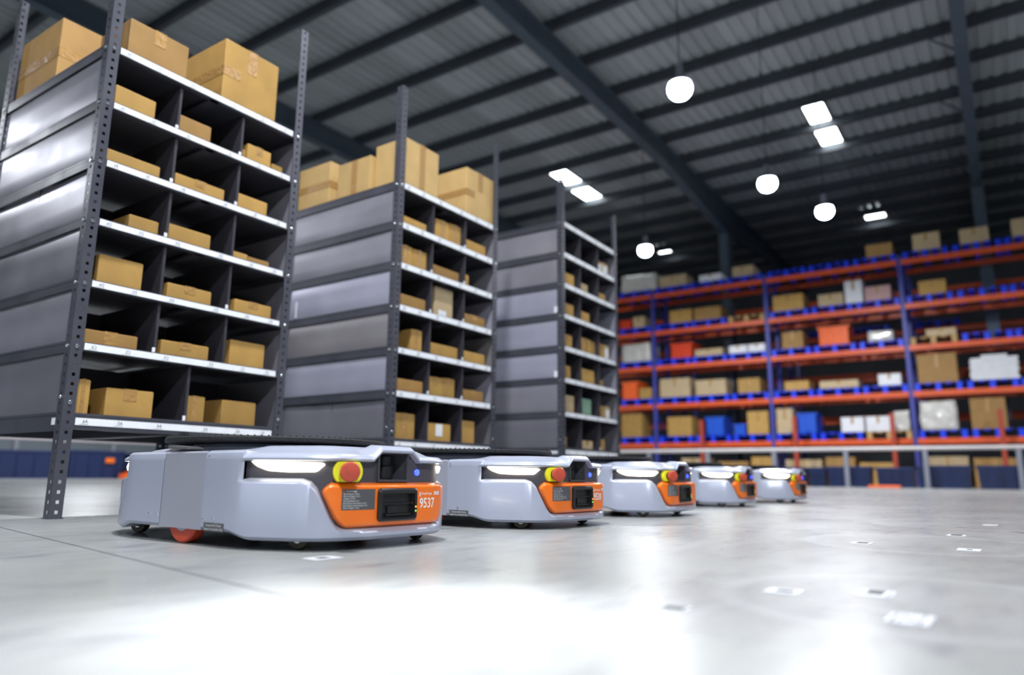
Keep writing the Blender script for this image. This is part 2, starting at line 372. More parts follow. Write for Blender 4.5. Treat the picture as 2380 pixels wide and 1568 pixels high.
def rack(name, label, X, Y, a, W, D, tiers, rows, tabs, seed, lit_tones):
    """tiers: list of (strip top z, strip bottom z) from the bottom shelf up"""
    rnd = random.Random(seed)
    t = empty(name, (X, Y, 0), a); tag(t, label, 'shelf rack', 'grey mobile shelf racks')
    for cx, cy, rz in ((0, 0, 0), (W, 0, math.pi/2), (W, D, math.pi), (0, D, -math.pi/2)):
        link('post', POST, t, (cx, cy, 0), rz); link('foot_plate', FOOT, t, (cx, cy, 0), rz)
    nT = len(tiers)
    for i, (zt, zb) in enumerate(tiers):
        top = zt+0.004 if i else zt+0.018
        bot = zb-0.006 if i else zb-0.016
        m = MB(); e = 0.004
        m.box(e, W-e, e, D-e, top-0.012, top-0.009)
        m.box(e, W-e, e, e+0.003, bot, top); m.box(e, W-e, D-e-0.003, D-e, bot, top)
        m.box(e, e+0.003, e, D-e, bot-0.008, top); m.box(W-e-0.003, W-e, e, D-e, bot-0.008, top)
        m.box(e, W-e, e, 0.03, bot, bot+0.002)
        m.box(W*0.5-0.02, W*0.5+0.02, e, D-e, bot, bot+0.01)
        m.build('shelf_tray', M['steel'], t)
        s = MB().box(0.051, W-0.056, 0.0015, 0.004, zb, zt).build('label_strip', M['strip'], t)
        # lettering: the photo shows it mirrored
        row = rows[i] if i < len(rows) else 'E'; zc = zb+(zt-zb)*0.30; sz = (zt-zb)*0.72
        for j, sx in enumerate((0.086, 0.218, 0.380, 0.59, 0.752, 0.885)):
            vs, fs = text_geo(row+str(6-j), sz, lambda u, v, sx=sx: (sx+u, 0.0012, zc+v), 'CENTER', True, 0.9)
            g = MB(); g.add(vs, fs)
            g.box(sx-0.02, sx+0.012, 0.0011, 0.0013, zb+(zt-zb)*0.12, zb+(zt-zb)*0.16)
            g.build('lettering', M['ink'], s)
        for cx in (0.023, W-0.023):
            link('bolt', BOLT_F, t, (cx, -0.0005, (zt+zb)/2-0.004 if i else zt+0.055))
        link('bolt', BOLT_S, t, (-0.0005, 0.023, (zt+zb)/2-0.004 if i else zt+0.075))
        link('bolt', BOLT_S, t, (-0.0005, D-0.023, (zt+zb)/2-0.004))
        if i == nT-1: break
        ntop = tiers[i+1][1]-0.014
        # side sheets, slightly bowed and leaning as bent sheet is
        for sx, sg in ((0.007, 1), (W-0.007, -1)):
            p = MB(); nn = 10; lean = rnd.uniform(-0.004, 0.008); bow = rnd.uniform(-0.001, 0.005)
            rg = []
            for q in range(nn+1):
                yv = 0.012+(D-0.024)*q/nn; z0_, z1_ = top-0.004, ntop+0.004; r_ = []
                def px(zf): return sx + sg*(0.003 + lean*zf + bow*math.sin(math.pi*(yv/D)))
                for zf in (0, 0.06, 0.35, 0.65, 0.94, 1): r_.append((px(zf) + (sg*0.003 if zf in (0, 1) else 0), yv, z0_+(z1_-z0_)*zf))
                for zf in (1, 0): r_.append((px(zf)+sg*0.0048, yv, z0_+(z1_-z0_)*zf))
                rg.append(r_)
            p.rings(rg).build('side_sheet', M['panel_'+lit_tones[i % len(lit_tones)]], t, smooth=25)
        MB().box(0.02, W-0.02, 0.498, 0.502, top-0.009, ntop+0.01).build('back_sheet', M['dark'], t)
        cols = (0.334, 0.656) if not (tabs == 1 and i == 0) else (0.498,)
        for dx in cols:
            dx = dx*W/0.9915
            dv = MB().box(dx-0.002, dx+0.002, 0.022, 0.498, top-0.009, ntop+0.012).box(dx-0.002, dx+0.010, 0.021, 0.023, top-0.009, ntop+0.012).build('divider', M['dark'], t)
            if rnd.random() < (0.6 if tabs else 0.4):
                MB().box(dx-0.010, dx+0.003, 0.017, 0.0195, top-0.004, top+0.022).build('label_tab', M['strip'], dv)
    return t

R1 = dict(X=1.2695, Y=2.8813, a=0.0018, W=0.9915, D=1.0); R2 = dict(X=2.9294, Y=2.815, a=-0.0123, W=0.9915, D=1.0); R3 = dict(X=4.6696, Y=2.718, a=0.0105, W=0.9907, D=1.0)
T1 = [(0.370, 0.343), (0.656, 0.630), (0.904, 0.880), (1.157, 1.132), (1.406, 1.381), (1.658, 1.634), (1.906, 1.879)]
T2 = [(0.353, 0.329), (0.638, 0.606), (0.886, 0.855), (1.138, 1.105), (1.390, 1.357), (1.637, 1.603), (1.884, 1.851)]
T3 = [(0.364, 0.332), (0.647, 0.616), (0.906, 0.873), (1.152, 1.118), (1.405, 1.372), (1.653, 1.618), (1.902, 1.866), (2.154, 2.118)]
RK = []
RK.append(rack('shelf_rack', 'nearest tall grey shelf rack at left, with boxes on its top', tiers=T1, rows=['A', 'C', 'D', 'D', 'B', 'E', 'E'], tabs=1, seed=1, lit_tones='dmdmmm', **R1))
RK.append(rack('shelf_rack', 'middle grey shelf rack of three, behind the second robot', tiers=T2, rows=['A', 'C', 'D', 'D', 'B', 'E', 'E'], tabs=2, seed=2, lit_tones='dlblmm', **R2))
RK.append(rack('shelf_rack', 'farthest grey shelf rack, nothing standing on its top shelf', tiers=T3, rows=['A', 'B', 'C', 'D', 'D', 'E', 'E', 'E'], tabs=0, seed=3, lit_tones='dmlllmm', **R3))
# small white stickers on the side of the racks
for ob, lst in ((RK[0], [(0.047, 0.078, 0.342, 0.368)]), (RK[1], [(0.868, 0.882, 1.150, 1.255)]), (RK[2], [(0.033, 0.072, 1.412, 1.462), (0.035, 0.073, 0.910, 0.957), (0.041, 0.123, 0.337, 0.355)])):
    for y0, y1, z0, z1 in lst:
        MB().box(0.0012, 0.0032, y0, y1, z0, z1).build('side_label', M['strip'], ob)

B1 = {6: [(0.067, 0.243, 0.106), (0.360, 0.517, 0.099), (0.670, 0.708, 0.062), (0.712, 0.849, 0.104), (0.861, 0.925, 0.054)],
      5: [(0.060, 0.294, 0.070), (0.366, 0.610, 0.074), (0.684, 0.852, 0.088)],
      4: [(0.186, 0.314, 0.072), (0.350, 0.562, 0.084), (0.671, 0.764, 0.046), (0.769, 0.888, 0.040)],
      3: [(0.091, 0.270, 0.126), (0.380, 0.591, 0.075), (0.713, 0.919, 0.072)],
      2: [(0.059, 0.277, 0.063), (0.378, 0.602, 0.070), (0.711, 0.900, 0.124)],
      1: [(0.059, 0.111, 0.151), (0.180, 0.372, 0.129), (0.510, 0.606, 0.130), (0.687, 0.872, 0.127)]}
B2 = {6: [(0.070, 0.305, 0.068), (0.400, 0.530, 0.141), (0.533, 0.645, 0.148), (0.690, 0.920, 0.090)],
      5: [(0.075, 0.190, 0.132), (0.195, 0.318, 0.131), (0.365, 0.635, 0.080), (0.680, 0.740, 0.090)],
      4: [(0.075, 0.320, 0.083), (0.405, 0.580, 0.199), (0.680, 0.925, 0.079)],
      3: [(0.205, 0.300, 0.138), (0.365, 0.640, 0.085), (0.685, 0.930, 0.082)],
      2: [(0.075, 0.318, 0.079), (0.365, 0.500, 0.122), (0.505, 0.620, 0.127), (0.690, 0.920, 0.077)],
      1: [(0.085, 0.260, 0.165), (0.375, 0.590, 0.126), (0.685, 0.830, 0.160)]}
B3 = {7: [(0.690, 0.790, 0.109), (0.800, 0.915, 0.118)],
      6: [(0.110, 0.285, 0.118), (0.390, 0.520, 0.091), (0.710, 0.850, 0.079)],
      5: [(0.110, 0.275, 0.114), (0.400, 0.545, 0.099)],
      4: [(0.110, 0.245, 0.113), (0.385, 0.575, 0.131), (0.580, 0.640, 0.125), (0.690, 0.80, 0.130), (0.81, 0.905, 0.133)],
      3: [(0.110, 0.215, 0.111), (0.400, 0.625, 0.123), (0.690, 0.780, 0.063)],
      2: [(0.110, 0.270, 0.139), (0.410, 0.560, 0.138), (0.710, 0.800, 0.106), (0.810, 0.915, 0.108)],
      1: [(0.110, 0.150, 0.102), (0.390, 0.580, 0.085), (0.700, 0.800, 0.110)]}
RN = {1: 'nearest rack', 2: 'middle rack', 3: 'farthest rack'}
rnd = random.Random(11)
TP1 = {(6, 0): None, (2, 0): 'full', (1, 0): 'full', (1, 1): 'top', (1, 2): 'full', (3, 0): 'side', (4, 1): None}
def fill(rk, RR, T, B, spec):
    for sh, lst in B.items():
        bays = {}
        for it in lst:
            bays.setdefault(0 if it[1] < 0.345 else (1 if it[1] < 0.66 else 2), []).append(it)
        z0 = T[sh-1][0]+0.004-0.009 if sh > 1 else T[0][0]+0.018-0.009
        for bay, items in bays.items():
            for n_, it in enumerate(items):
                s0, s1, h_ = it; i = lst.index(it)
                sp = spec.get((sh, i), {})
                ttop = T[sh-1][0]+h_
                pos = '' if len(items) == 1 else (['left ', 'right '] if len(items) == 2 else ['left ', 'middle ', 'right '])[n_]
                kind = sp.get('kind', 'cardboard box')
                if pos == '': lab = '%s in the %s bay on the %s shelf, %s' % (kind, ['left', 'centre', 'right'][bay], ORD[sh-1], RN[rk])
                else: lab = '%s%s of its bay, %s bay on the %s shelf, %s' % (pos, kind, ['left', 'centre', 'right'][bay], ORD[sh-1], RN[rk])
                m = M[sp.get('m', 'card' if (h_ > 0.1) else rnd.choice(['card', 'card_d']))]
                d_ = sp.get('d', rnd.uniform(0.24, 0.36))
                carton(sp.get('name', 'cardboard_box'), s0, s1, 0.05, 0.05+d_, z0, ttop, m, lab, 'boxes in the '+RN[rk], ((RR['X'], RR['Y'], 0), RR['a']),
                       tape=sp.get('tape', 'top' if rnd.random() < 0.25 else None), paper=sp.get('paper'), rot=rnd.uniform(-0.03, 0.03) if (s1-s0) < 0.2 else 0)
fill(1, R1, T1, B1, {(2, 0): dict(tape='full'), (1, 0): dict(tape='full'), (1, 1): dict(tape='top'), (1, 2): dict(tape='full'), (3, 0): dict(tape=None), (1, 3): dict(tape=None)})
fill(2, R2, T2, B2, {(6, 1): dict(tape='full'), (6, 2): dict(tape='full'), (5, 0): dict(tape='full'), (5, 1): dict(tape='full'), (4, 1): dict(m='card_p', paper=(0.2, 0.62, 0.08, 0.28), kind='tall pale box'),
     (3, 0): dict(tape='full', d=0.3), (2, 1): dict(tape='top'), (2, 2): dict(tape='top'), (2, 3): dict(tape='top'), (1, 0): dict(tape='full'), (1, 1): dict(paper=(0.34, 0.62, 0.35, 0.98), kind='box with white strip'), (1, 2): dict(tape=None)})
fill(3, R3, T3, B3, {(7, 0): dict(m='card_p', paper=(0.2, 0.8, 0.1, 0.8)), (7, 1): dict(m='card_p', paper=(0.2, 0.8, 0.1, 0.8)), (6, 1): dict(m='card_p'), (2, 0): dict(m='card_p', kind='pale tan box'), (2, 1): dict(m='card_g', kind='green box', tape=None),
     (2, 3): dict(m='card_p', paper=(0.2, 0.75, 0.1, 0.75)), (1, 1): dict(m='card_p'), (4, 4): dict(m='card_p', paper=(0.2, 0.8, 0.1, 0.8)), (4, 1): dict(tape='full'), (4, 3): dict(tape='top')})
# boxes on top of the racks
tf1 = ((R1['X'], R1['Y'], 0), R1['a']); tf2 = ((R2['X'], R2['Y'], 0), R2['a'])
zt1 = T1[-1][0]-0.004; zt2 = T2[-1][0]-0.004; G = 'large boxes on top of the racks'
carton('cardboard_box', 0.09, 0.357, 0.03, 0.28, zt1, 2.078, M['card_d'], 'wide low box on top of the nearest rack, beside its front left post', G, tf1, 'top')
carton('cardboard_box', 0.53, 0.835, 0.02, 0.40, zt1, 2.222, M['card'], 'large taped box on top of the nearest rack, right front', G, tf1, 'both')
carton('cardboard_box', 0.03, 0.38, 0.54, 0.95, zt1, 2.24, M['card_d'], 'large box on top of the nearest rack, left rear with side tape', G, tf1, 'side')
carton('cardboard_box', 0.075, 0.38, 0.03, 0.285, zt2, 2.198, M['card_lit'], 'tall box on top of the middle rack, beside its front left post', G, tf2, 'full')
carton('cardboard_box', 0.67, 0.975, 0.03, 0.40, zt2, 2.227, M['card_lit'], 'large taped box on top of the middle rack, beside its right post', G, tf2, 'both')
bx = carton('cardboard_box', 0.04, 0.36, 0.295, 0.59, zt2, 2.135, M['card_lit'], 'middle box of three along the left edge, top of the middle rack', G, tf2, None)
MB().box(-0.1615, -0.1585, -0.03, 0.02, 0.004, 0.255).build('packing_tape', M['tape'], bx)
carton('cardboard_box', 0.04, 0.30, 0.67, 0.98, zt2, 2.19, M['card_lit'], 'rear box of three along the left edge, top of the middle rack', G, tf2, 'side')

# ------------------------------------------------------------------ robots
def outline():
    P = [(-0.297, 0.30), (-0.297, -0.271), (-0.203, -0.482), (0.203, -0.482), (0.297, -0.271), (0.297, 0.30)]
    T = [0, 0.06, 0.095, 0.095, 0.06, 0]; out = [Vector(P[0])]
    for i in range(1, 5):
        p = Vector(P[i]); a = (Vector(P[i-1])-p).normalized(); b = (Vector(P[i+1])-p).normalized(); t = T[i]
        half = a.angle(b)/2; r = t*math.tan(half); cdir = (a+b).normalized(); c = p + cdir*(r/math.sin(half))
        s0, s1 = p+a*t, p+b*t; a0 = math.atan2(s0.y-c.y, s0.x-c.x); a1 = math.atan2(s1.y-c.y, s1.x-c.x)
        while a1 < a0: a1 += 2*math.pi
        if a1-a0 > math.pi: a1 -= 2*math.pi
        for q in range(13): g = a0+(a1-a0)*q/12; out.append(Vector((c.x+r*math.cos(g), c.y+r*math.sin(g))))
    out.append(Vector(P[5])); return out
OUT = outline(); CUM = [0]
for i in range(1, len(OUT)): CUM.append(CUM[-1]+(OUT[i]-OUT[i-1]).length)
HALF = CUM[-1]/2
def F(u, off=0.0, z=0.0):
    """point of the front outline at arc length u from the middle of the front, off outward"""
    s = min(max(u+HALF, 0), CUM[-1]); k = 0
    while k < len(CUM)-2 and CUM[k+1] < s: k += 1
    d = OUT[k+1]-OUT[k]; f = (s-CUM[k])/max(1e-9, CUM[k+1]-CUM[k]); p = OUT[k]+d*f
    # averaged normal for smooth offsets
    def nrm(i):
        i = min(max(i, 0), len(OUT)-2); e = (OUT[i+1]-OUT[i]).normalized(); return Vector((e.y, -e.x))
    n0 = nrm(k-1)+nrm(k) if f < 0.5 else nrm(k)+nrm(k); n1 = nrm(k)+nrm(k+1)
    nn = (nrm(k-1)+nrm(k)).normalized().lerp((nrm(k)+nrm(k+1)).normalized(), f).normalized()
    return (p.x+nn.x*off, p.y+nn.y*off, z)
def lerp_t(x, tab):
    if x <= tab[0][0]: return tab[0][1]
    for (a, va), (b, vb) in zip(tab, tab[1:]):
        if x <= b: return va+(vb-va)*(x-a)/(b-a)
    return tab[-1][1]
def sst(x, a, b): t = min(1, max(0, (x-a)/(b-a))); return t*t*(3-2*t)
UP1 = None
for i in range(4001):
    u = i*HALF/4000
    if F(u)[1] > -0.271: UP1 = u; break
ZLOW = [(0, 0.044), (0.160, 0.044), (0.172, 0.049), (0.186, 0.066), (0.222, 0.132), (0.238, 0.146), (0.26, 0.152), (1, 0.152)]
def zlow(u): return lerp_t(abs(u), ZLOW)
def rec(u): return 1-sst(abs(u), UP1-0.012, UP1+0.012)
def ztop(u): return lerp_t(abs(u), [(0, 0.222), (0.052, 0.222), (0.078, 0.1995), (1, 0.1995)])
def usamples(uend):
    s = set()
    k = 0.0
    while k < uend: s.add(round(k, 4)); k += 0.0125
    for v in (0.052, 0.044, 0.078, 0.16, 0.166, 0.172, 0.178, 0.186, 0.195, 0.205, 0.214, 0.222, 0.230, 0.238, 0.248, 0.26, UP1-0.012, UP1-0.006, UP1, UP1+0.006, UP1+0.012, uend): s.add(round(v, 4))
    s = sorted(v for v in s if v <= uend+1e-6); return [-v for v in reversed(s) if v > 0]+s
def u_at_y(yv):
    u = UP1
    while F(u)[1] < yv: u += 0.001
    return u
def shell(yend):
    ue = u_at_y(yend); us = usamples(ue); rows = []
    for u in us:
        r = rec(u); zl = zlow(u); zt = ztop(u); yv = F(u)[1]; au = abs(u)
        sd = sst(yv, -0.30, -0.22)                       # 0 at the front, 1 on the straight side
        zb = 0.022+0.015*sd; rise = sst(-yv, 0.17, 0.25)
        bulge = 0.007*(1-sst(au, 0.098, 0.108))          # bumper lip in the middle
        D0 = 0.019*r
        col = [F(u, -0.05, zb+0.003), F(u, -0.010+bulge, zb), F(u, bulge, zb+0.008), F(u, bulge, min(0.038, zl-0.006) if zl < 0.1 else 0.045), F(u, bulge*0.5, max(zb+0.012, zl-0.005)) , F(u, -0.004*r, zl+0.001), F(u, -D0, zl+0.003+0.005*r),
               F(u, -D0, zt-0.001), F(u, -0.002*r, zt+0.001), F(u, 0.0, zt+0.006)]
        zs = 0.2215 if r < 0.5 else zt+0.0135
        col += [F(u, -0.003, zs-0.004 if r < 0.5 else zt+0.010), F(u, -0.012, zs+(0.002 if r < 0.5 else 0.003)), F(u, -0.045, max(0.226*sd+(1-sd)*0.219, (zt+0.019 if au < 0.07 else 0))), F(u, -0.075, 0.226+0.006*rise), F(u, -0.10, 0.226+0.011*rise)]
        rows.append(col)
    return us, rows
NB = 6    # index of the row where the recess wall ends; the band covers rows 6..7
def build_end(root, yend, flip):
    us, rows = shell(yend); mb = MB(); n_ = len(rows[0]); vs = [p for c in rows for p in c]; fs = []
    for i in range(len(rows)-1):
        for j in range(n_-1):
            if j == NB and max(abs(us[i]), abs(us[i+1])) < UP1+0.004: continue
            fs.append((i*n_+j, (i+1)*n_+j, (i+1)*n_+j+1, i*n_+j+1))
    for i in range(len(rows)//2):                         # deck across, and underside across
        k = len(rows)-1-i
        if k-1 <= i: break
        for j in (n_-1, 0): fs.append((i*n_+j, (i+1)*n_+j, (k-1)*n_+j, k*n_+j))
    mb.add(vs, fs)
    rz = math.pi if flip else 0
    o = mb.build('rear_shell' if flip else 'front_shell', M['shell'], root, rz=rz, smooth=38)
    # dark band behind the recess
    b = MB(); ub = [u for u in us if abs(u) <= UP1+0.0061]; hole = (-0.052, 0.044)
    for a, c in zip(ub, ub[1:]):
        for (za, zc, top) in ((lambda u: zlow(u)-0.002, lambda u: max(zlow(u), 0.157), False), (lambda u: max(zlow(u), 0.157), lambda u: ztop(u)+0.002, True)):
            if top and a >= hole[0]-1e-4 and c <= hole[1]+1e-4 and not flip: continue
            b.quad(F(a, -0.018, za(a)), F(c, -0.018, za(c)), F(c, -0.018, zc(c)), F(a, -0.018, zc(a)))
    b.build('rear_band' if flip else 'front_band', M['band'], root, rz=rz, smooth=40)
    # headlights on both facets
    for sg in (-1, 1):
        h = MB(); pr = [0.392+(0.207-0.392)*q/24 for q in range(25)]
        rr = []
        for au in pr:
            zt_ = lerp_t(au, [(0.207, 0.1925), (0.212, 0.1950), (0.41, 0.1985)])
            zb_ = lerp_t(au, [(0.207, 0.1900), (0.226, 0.1745), (0.30, 0.1738), (0.35, 0.1765), (0.38, 0.186), (0.392, 0.1945)])
            zm = (zt_+zb_)/2
            rr.append([F(sg*au, -0.0175, zb_), F(sg*au, -0.011, zb_+0.001), F(sg*au, -0.008, zm), F(sg*au, -0.011, zt_-0.0008), F(sg*au, -0.0175, zt_)])
        h.rings(rr, closed=False, cap=False)
        h.build('headlight', M['head'], root, rz=rz, smooth=50)
    return o

def panel_grid(hw, z0, z1, off_mid, off_edge, nu=60, nz=26, edge=0.010, hole=None):
    """raised plate following the front outline: half width hw(z), edges rolled back"""
    mb = MB(); vs = []; fs = []
    def q_(k, n): return k/n
    zsn = [z0+(z1-z0)*(0.5-0.5*math.cos(math.pi*k/nz))*1.0 for k in range(nz+1)]
    for k, z in enumerate(zsn):
        H = hw(z)
        for i in range(nu+1):
            fu = -1+2*(0.5-0.5*math.cos(math.pi*i/nu)); u = H*fu
            d = min(H-abs(u), z-z0, z1-z); e = min(1, d/edge); f = 1-(1-e)**2.2
            vs.append(F(u, off_edge+(off_mid-off_edge)*f, z))
    for k in range(nz):
        for i in range(nu):
            a = k*(nu+1)+i; zm = (zsn[k]+zsn[k+1])/2; um = hw(zm)*-math.cos(math.pi*(i+0.5)/nu)
            if hole and hole[0] < um < hole[1] and hole[2] < zm < hole[3]: continue
            fs.append((a, a+1, a+nu+2, a+nu+1))
    return mb.add(vs, fs)
HW = [(0.048, 0.140), (0.051, 0.152), (0.056, 0.163), (0.072, 0.181), (0.122, 0.209), (0.130, 0.2115), (0.137, 0.209), (0.146, 0.198), (0.1515, 0.188)]

def make_robot():
    root = empty('warehouse_robot')
    build_end(root, -0.128, False); build_end(root, -0.064, True)
    # middle section: side sheets and deck between the two shells
    for sg in (-1, 1):
        m = MB(); x0, x1 = (0.290, 0.2965)
        ring = lambda yv: [(sg*x1, yv, 0.037), (sg*x1, yv, 0.2185), (sg*(x1-0.004), yv, 0.2225), (sg*0.19, yv, 0.2245), (sg*0.19, yv, 0.2205), (sg*x0, yv, 0.2165), (sg*x0, yv, 0.037)]
        m.rings([ring(-0.1268), ring(0.0628)])
        m.build('side_sheet', M['sheet'], root)
        # screws and warning sticker
        sc = MB().lathe([(0.0042, 0), (0.0040, -0.0022), (0.0020, -0.003), (0.0012, -0.0018)], 10, 'x')
        sm_ = sc.mesh('screw', M['zinc'], 40)
        for (yv, z) in ((0.115, 0.066), (0.078, 0.065), (-0.137, 0.061), (-0.178, 0.063), (-0.141, 0.208)):
            s_ = link('screw', sm_, root, (sg*0.2968, yv, z)); s_.scale = (-sg*1.0 if sg > 0 else 1, 1, 1)
    MB().box(-0.19, 0.19, -0.1268, 0.0628, 0.2205, 0.2245).build('deck_sheet', M['sheet'], root)
    MB().box(-0.262, 0.262, -0.30, 0.30, 0.040, 0.212).box(-0.16, 0.16, -0.395, 0.395, 0.034, 0.20).build('chassis', M['black'], root)
    # lift plate: hub and disc with a ribbed rim
    MB().lathe([(0.20, 0.222), (0.20, 0.238), (0.235, 0.246)], 48).build('lift_hub', M['shell'], root, smooth=40)
    lp = MB().lathe([(0.235, 0.244), (0.292, 0.2475), (0.298, 0.2505), (0.298, 0.2585), (0.295, 0.2615), (0.05, 0.2615)], 72).build('lift_plate', M['rubber'], root, smooth=30)
    st = MB()
    for i in range(110):
        a = 2*math.pi*i/110; c, s = math.cos(a)*0.293, math.sin(a)*0.293
        st.lathe([(0.0025, 0.261), (0.0022, 0.2635), (0.0008, 0.2645)], 5, 'z', (c, s, 0))
    o = st.build('grip_studs', M['rubber'], lp); o['kind'] = 'stuff'
    # orange front plate
    panel_grid(lambda z: lerp_t(z, HW), 0.048, 0.1515, 0.001, -0.019, hole=(-0.058, 0.056, 0.067, 0.132)).build('front_plate', M['orange'], root, smooth=50)
    # black docking box in the plate
    def rr_(x0, x1, z0, z1, r, off):
        pts = []
        for cx, cz, a0 in ((x1-r, z1-r, 0), (x0+r, z1-r, 90), (x0+r, z0+r, 180), (x1-r, z0+r, 270)):
            for q in range(5): g = math.radians(a0+q*22.5); pts.append(F(cx+r*math.cos(g), off, cz+r*math.sin(g)))
        return pts
    hs = MB().rings([rr_(-0.066, 0.064, 0.061, 0.138, 0.010, -0.004), rr_(-0.066, 0.064, 0.061, 0.138, 0.010, 0.006), rr_(-0.062, 0.060, 0.065, 0.134, 0.008, 0.0095), rr_(-0.055, 0.053, 0.070, 0.126, 0.004, 0.0085), rr_(-0.052, 0.050, 0.073, 0.123, 0.003, -0.012)], cap=True).build('docking_socket', M['black'], root, smooth=35)
    ins = MB()
    ins.box(-0.050, 0.050, -0.484, -0.466, 0.1005, 0.1035).box(-0.048, 0.048, -0.476, -0.468, 0.104, 0.122)
    ins.box(-0.040, 0.044, -0.486, -0.468, 0.0735, 0.078)
    ins.build('ledge', M['black'], hs)
    MB().box(-0.032, -0.002, -0.483, -0.468, 0.079, 0.096).build('charge_contact', M['black'], hs, bevel=0.002)
    for nm, mt, z in (('amber_indicator', 'oled', 0.093), ('green_indicator', 'gled', 0.083)):
        MB().lathe([(0.0022, 0.0), (0.0018, -0.0015)], 8, 'y', (0.0555, -0.4915, z)).build(nm, M[mt], hs)
    # stop button on its yellow plate
    e = Vector(F(-0.152, -0.004, 0.1755)); ang = -0.55
    pb = MB(); pr = []
    for i in range(40):
        a = 2*math.pi*i/40; x, z = 0.033*math.cos(a), max(-0.0225, min(0.0225, 0.033*math.sin(a))); pr.append((x, z))
    pb.rings([[(x, 0.024, z) for x, z in pr], [(x, -0.006, z) for x, z in pr], [(x*0.97, -0.0075, z*0.97) for x, z in pr]])
    bp = pb.build('stop_plate', M['yellow'], root, e, ang)
    MB().lathe([(0.019, -0.006), (0.019, -0.010), (0.015, -0.011), (0.015, -0.02)], 24, 'y').build('collar', M['black'], bp, smooth=40)
    MB().lathe([(0.014, -0.016), (0.0215, -0.020), (0.0225, -0.024), (0.0225, -0.034), (0.0205, -0.0375), (0.012, -0.0385), (0.001, -0.0387)], 32, 'y').build('stop_button', M['red'], bp, smooth=35)
    # camera bay: sunken dark box under the hood
    cb = MB(); x0, x1, z0, z1 = -0.052, 0.044, 0.157, 0.2225; ya, yb = -0.4645, -0.40
    cb.quad((x0, ya, z0), (x1, ya, z0), (x1, yb, z0+0.006), (x0, yb, z0+0.006)).quad((x0, ya, z1), (x1, ya, z1), (x1, yb, z1-0.01), (x0, yb, z1-0.01))
    cb.quad((x0, ya, z0), (x0, ya, z1), (x0+0.01, yb, z1-0.01), (x0+0.01, yb, z0+0.006)).quad((x1, ya, z0), (x1, ya, z1), (x1-0.01, yb, z1-0.01), (x1-0.01, yb, z0+0.006))
    cb.quad((x0+0.01, yb, z0+0.006), (x1-0.01, yb, z0+0.006), (x1-0.01, yb, z1-0.01), (x0+0.01, yb, z1-0.01))
    bay = cb.build('camera_bay', M['band'], root)
    ri = MB()
    for (a, b_, c, d) in ((x0-0.003, x0+0.002, z0-0.003, z1), (x1-0.002, x1+0.004, z0-0.003, z1), (x0-0.003, x1+0.004, z0-0.004, z0+0.001)): ri.box(a, b_, -0.4705, -0.460, c, d)
    ri.build('bay_rim', M['band'], bay, bevel=0.001)
    MB().lathe([(0.024, 0.160), (0.024, 0.190), (0.021, 0.193), (0.021, 0.214)], 28, 'z', (0.004, -0.425, 0)).build('lidar', M['black'], bay, smooth=40)
    MB().lathe([(0.007, -0.4005), (0.007, -0.41), (0.005, -0.412)], 16, 'y', (-0.034, 0, 0.188)).build('lens', M['glass'], bay)
    # status light
    p = F(0.083, -0.018, 0.176)
    MB().lathe([(0.008, 0.001), (0.008, -0.003), (0.006, -0.005), (0.002, -0.006)], 20, 'y', p).build('status_light', M['bled'], root, smooth=40)
    # stickers
    def fm(u0, z0, off): return lambda u, v: F(u0+u, off, z0+v)
    s = MB(); nn = 8
    for i in range(nn):
        a, b_ = -0.166+0.092*i/nn, -0.166+0.092*(i+1)/nn
        s.quad(F(a, 0.0016, 0.090), F(b_, 0.0016, 0.090), F(b_, 0.0016, 0.1365), F(a, 0.0016, 0.1365))
    s = s.build('info_sticker', M['sticker'], root)
    lines = ['Rated Payload: 100 kg', 'Max Lift Height: 70 mm', 'Voltage: 52V DC', 'Max gradeability: 3.0%', 'Rated Speed with payload: 1.2 m/s', 'Rated Speed without payload: 2 m/s', 'Robot Weight: 115 kg']
    tx = MB()
    tx.add(*text_geo('GreyOrange', 0.0052, fm(-0.156, 0.1305, 0.0021), bold=0.00008))
    for i, t in enumerate(lines): tx.add(*text_geo(t, 0.0044, fm(-0.162, 0.1245-0.0052*i, 0.0021)))
    tx.build('lettering', M['white'], s)
    lg = MB().add(*text_geo('g', 0.006, fm(-0.1625, 0.1310, 0.0021), bold=0.0001)); lg.build('logo', M['orange'], s)
    for sg in (-1,):
        w_ = MB().box(-0.2974, -0.2966, -0.224, -0.141, 0.036, 0.0555).build('warning_sticker', M['sticker'], root)
        t = MB()
        for i, q in enumerate(('Unexpected Risk Of Injury!', 'Operate On Level Surface Only!')):
            t.add(*text_geo(q, 0.0072, lambda u, v, i=i: (-0.2977, -0.1825-u, 0.0475-0.0085*i+v), 'CENTER', False, 0.82))
        t.build('lettering', M['white'], w_)
    # wheels
    cm_ = MB().lathe([(0.010, -0.010), (0.026, -0.010), (0.0275, -0.007), (0.0275, 0.007), (0.026, 0.010), (0.010, 0.010)], 24, 'x').mesh('caster_wheel', M['tyre'], 40)
    hm_ = MB().lathe([(0.013, -0.0115), (0.013, 0.0115)], 16, 'x').mesh('hub', M['zinc'], 40)
    for cx, cy in ((-0.19, -0.365), (0.19, -0.365), (-0.19, 0.365), (0.19, 0.365)):
        c_ = MB().box(-0.018, 0.018, -0.022, 0.022, 0.052, 0.056).box(-0.0155, -0.0125, -0.012, 0.012, 0.018, 0.053).box(0.0125, 0.0155, -0.012, 0.012, 0.018, 0.053).build('caster', M['black'], root, (cx, cy, 0), 0.35 if cx < 0 else -0.3)
        link('caster_wheel', cm_, c_, (0, 0, 0.0275)); link('hub', hm_, c_, (0, 0, 0.0275))
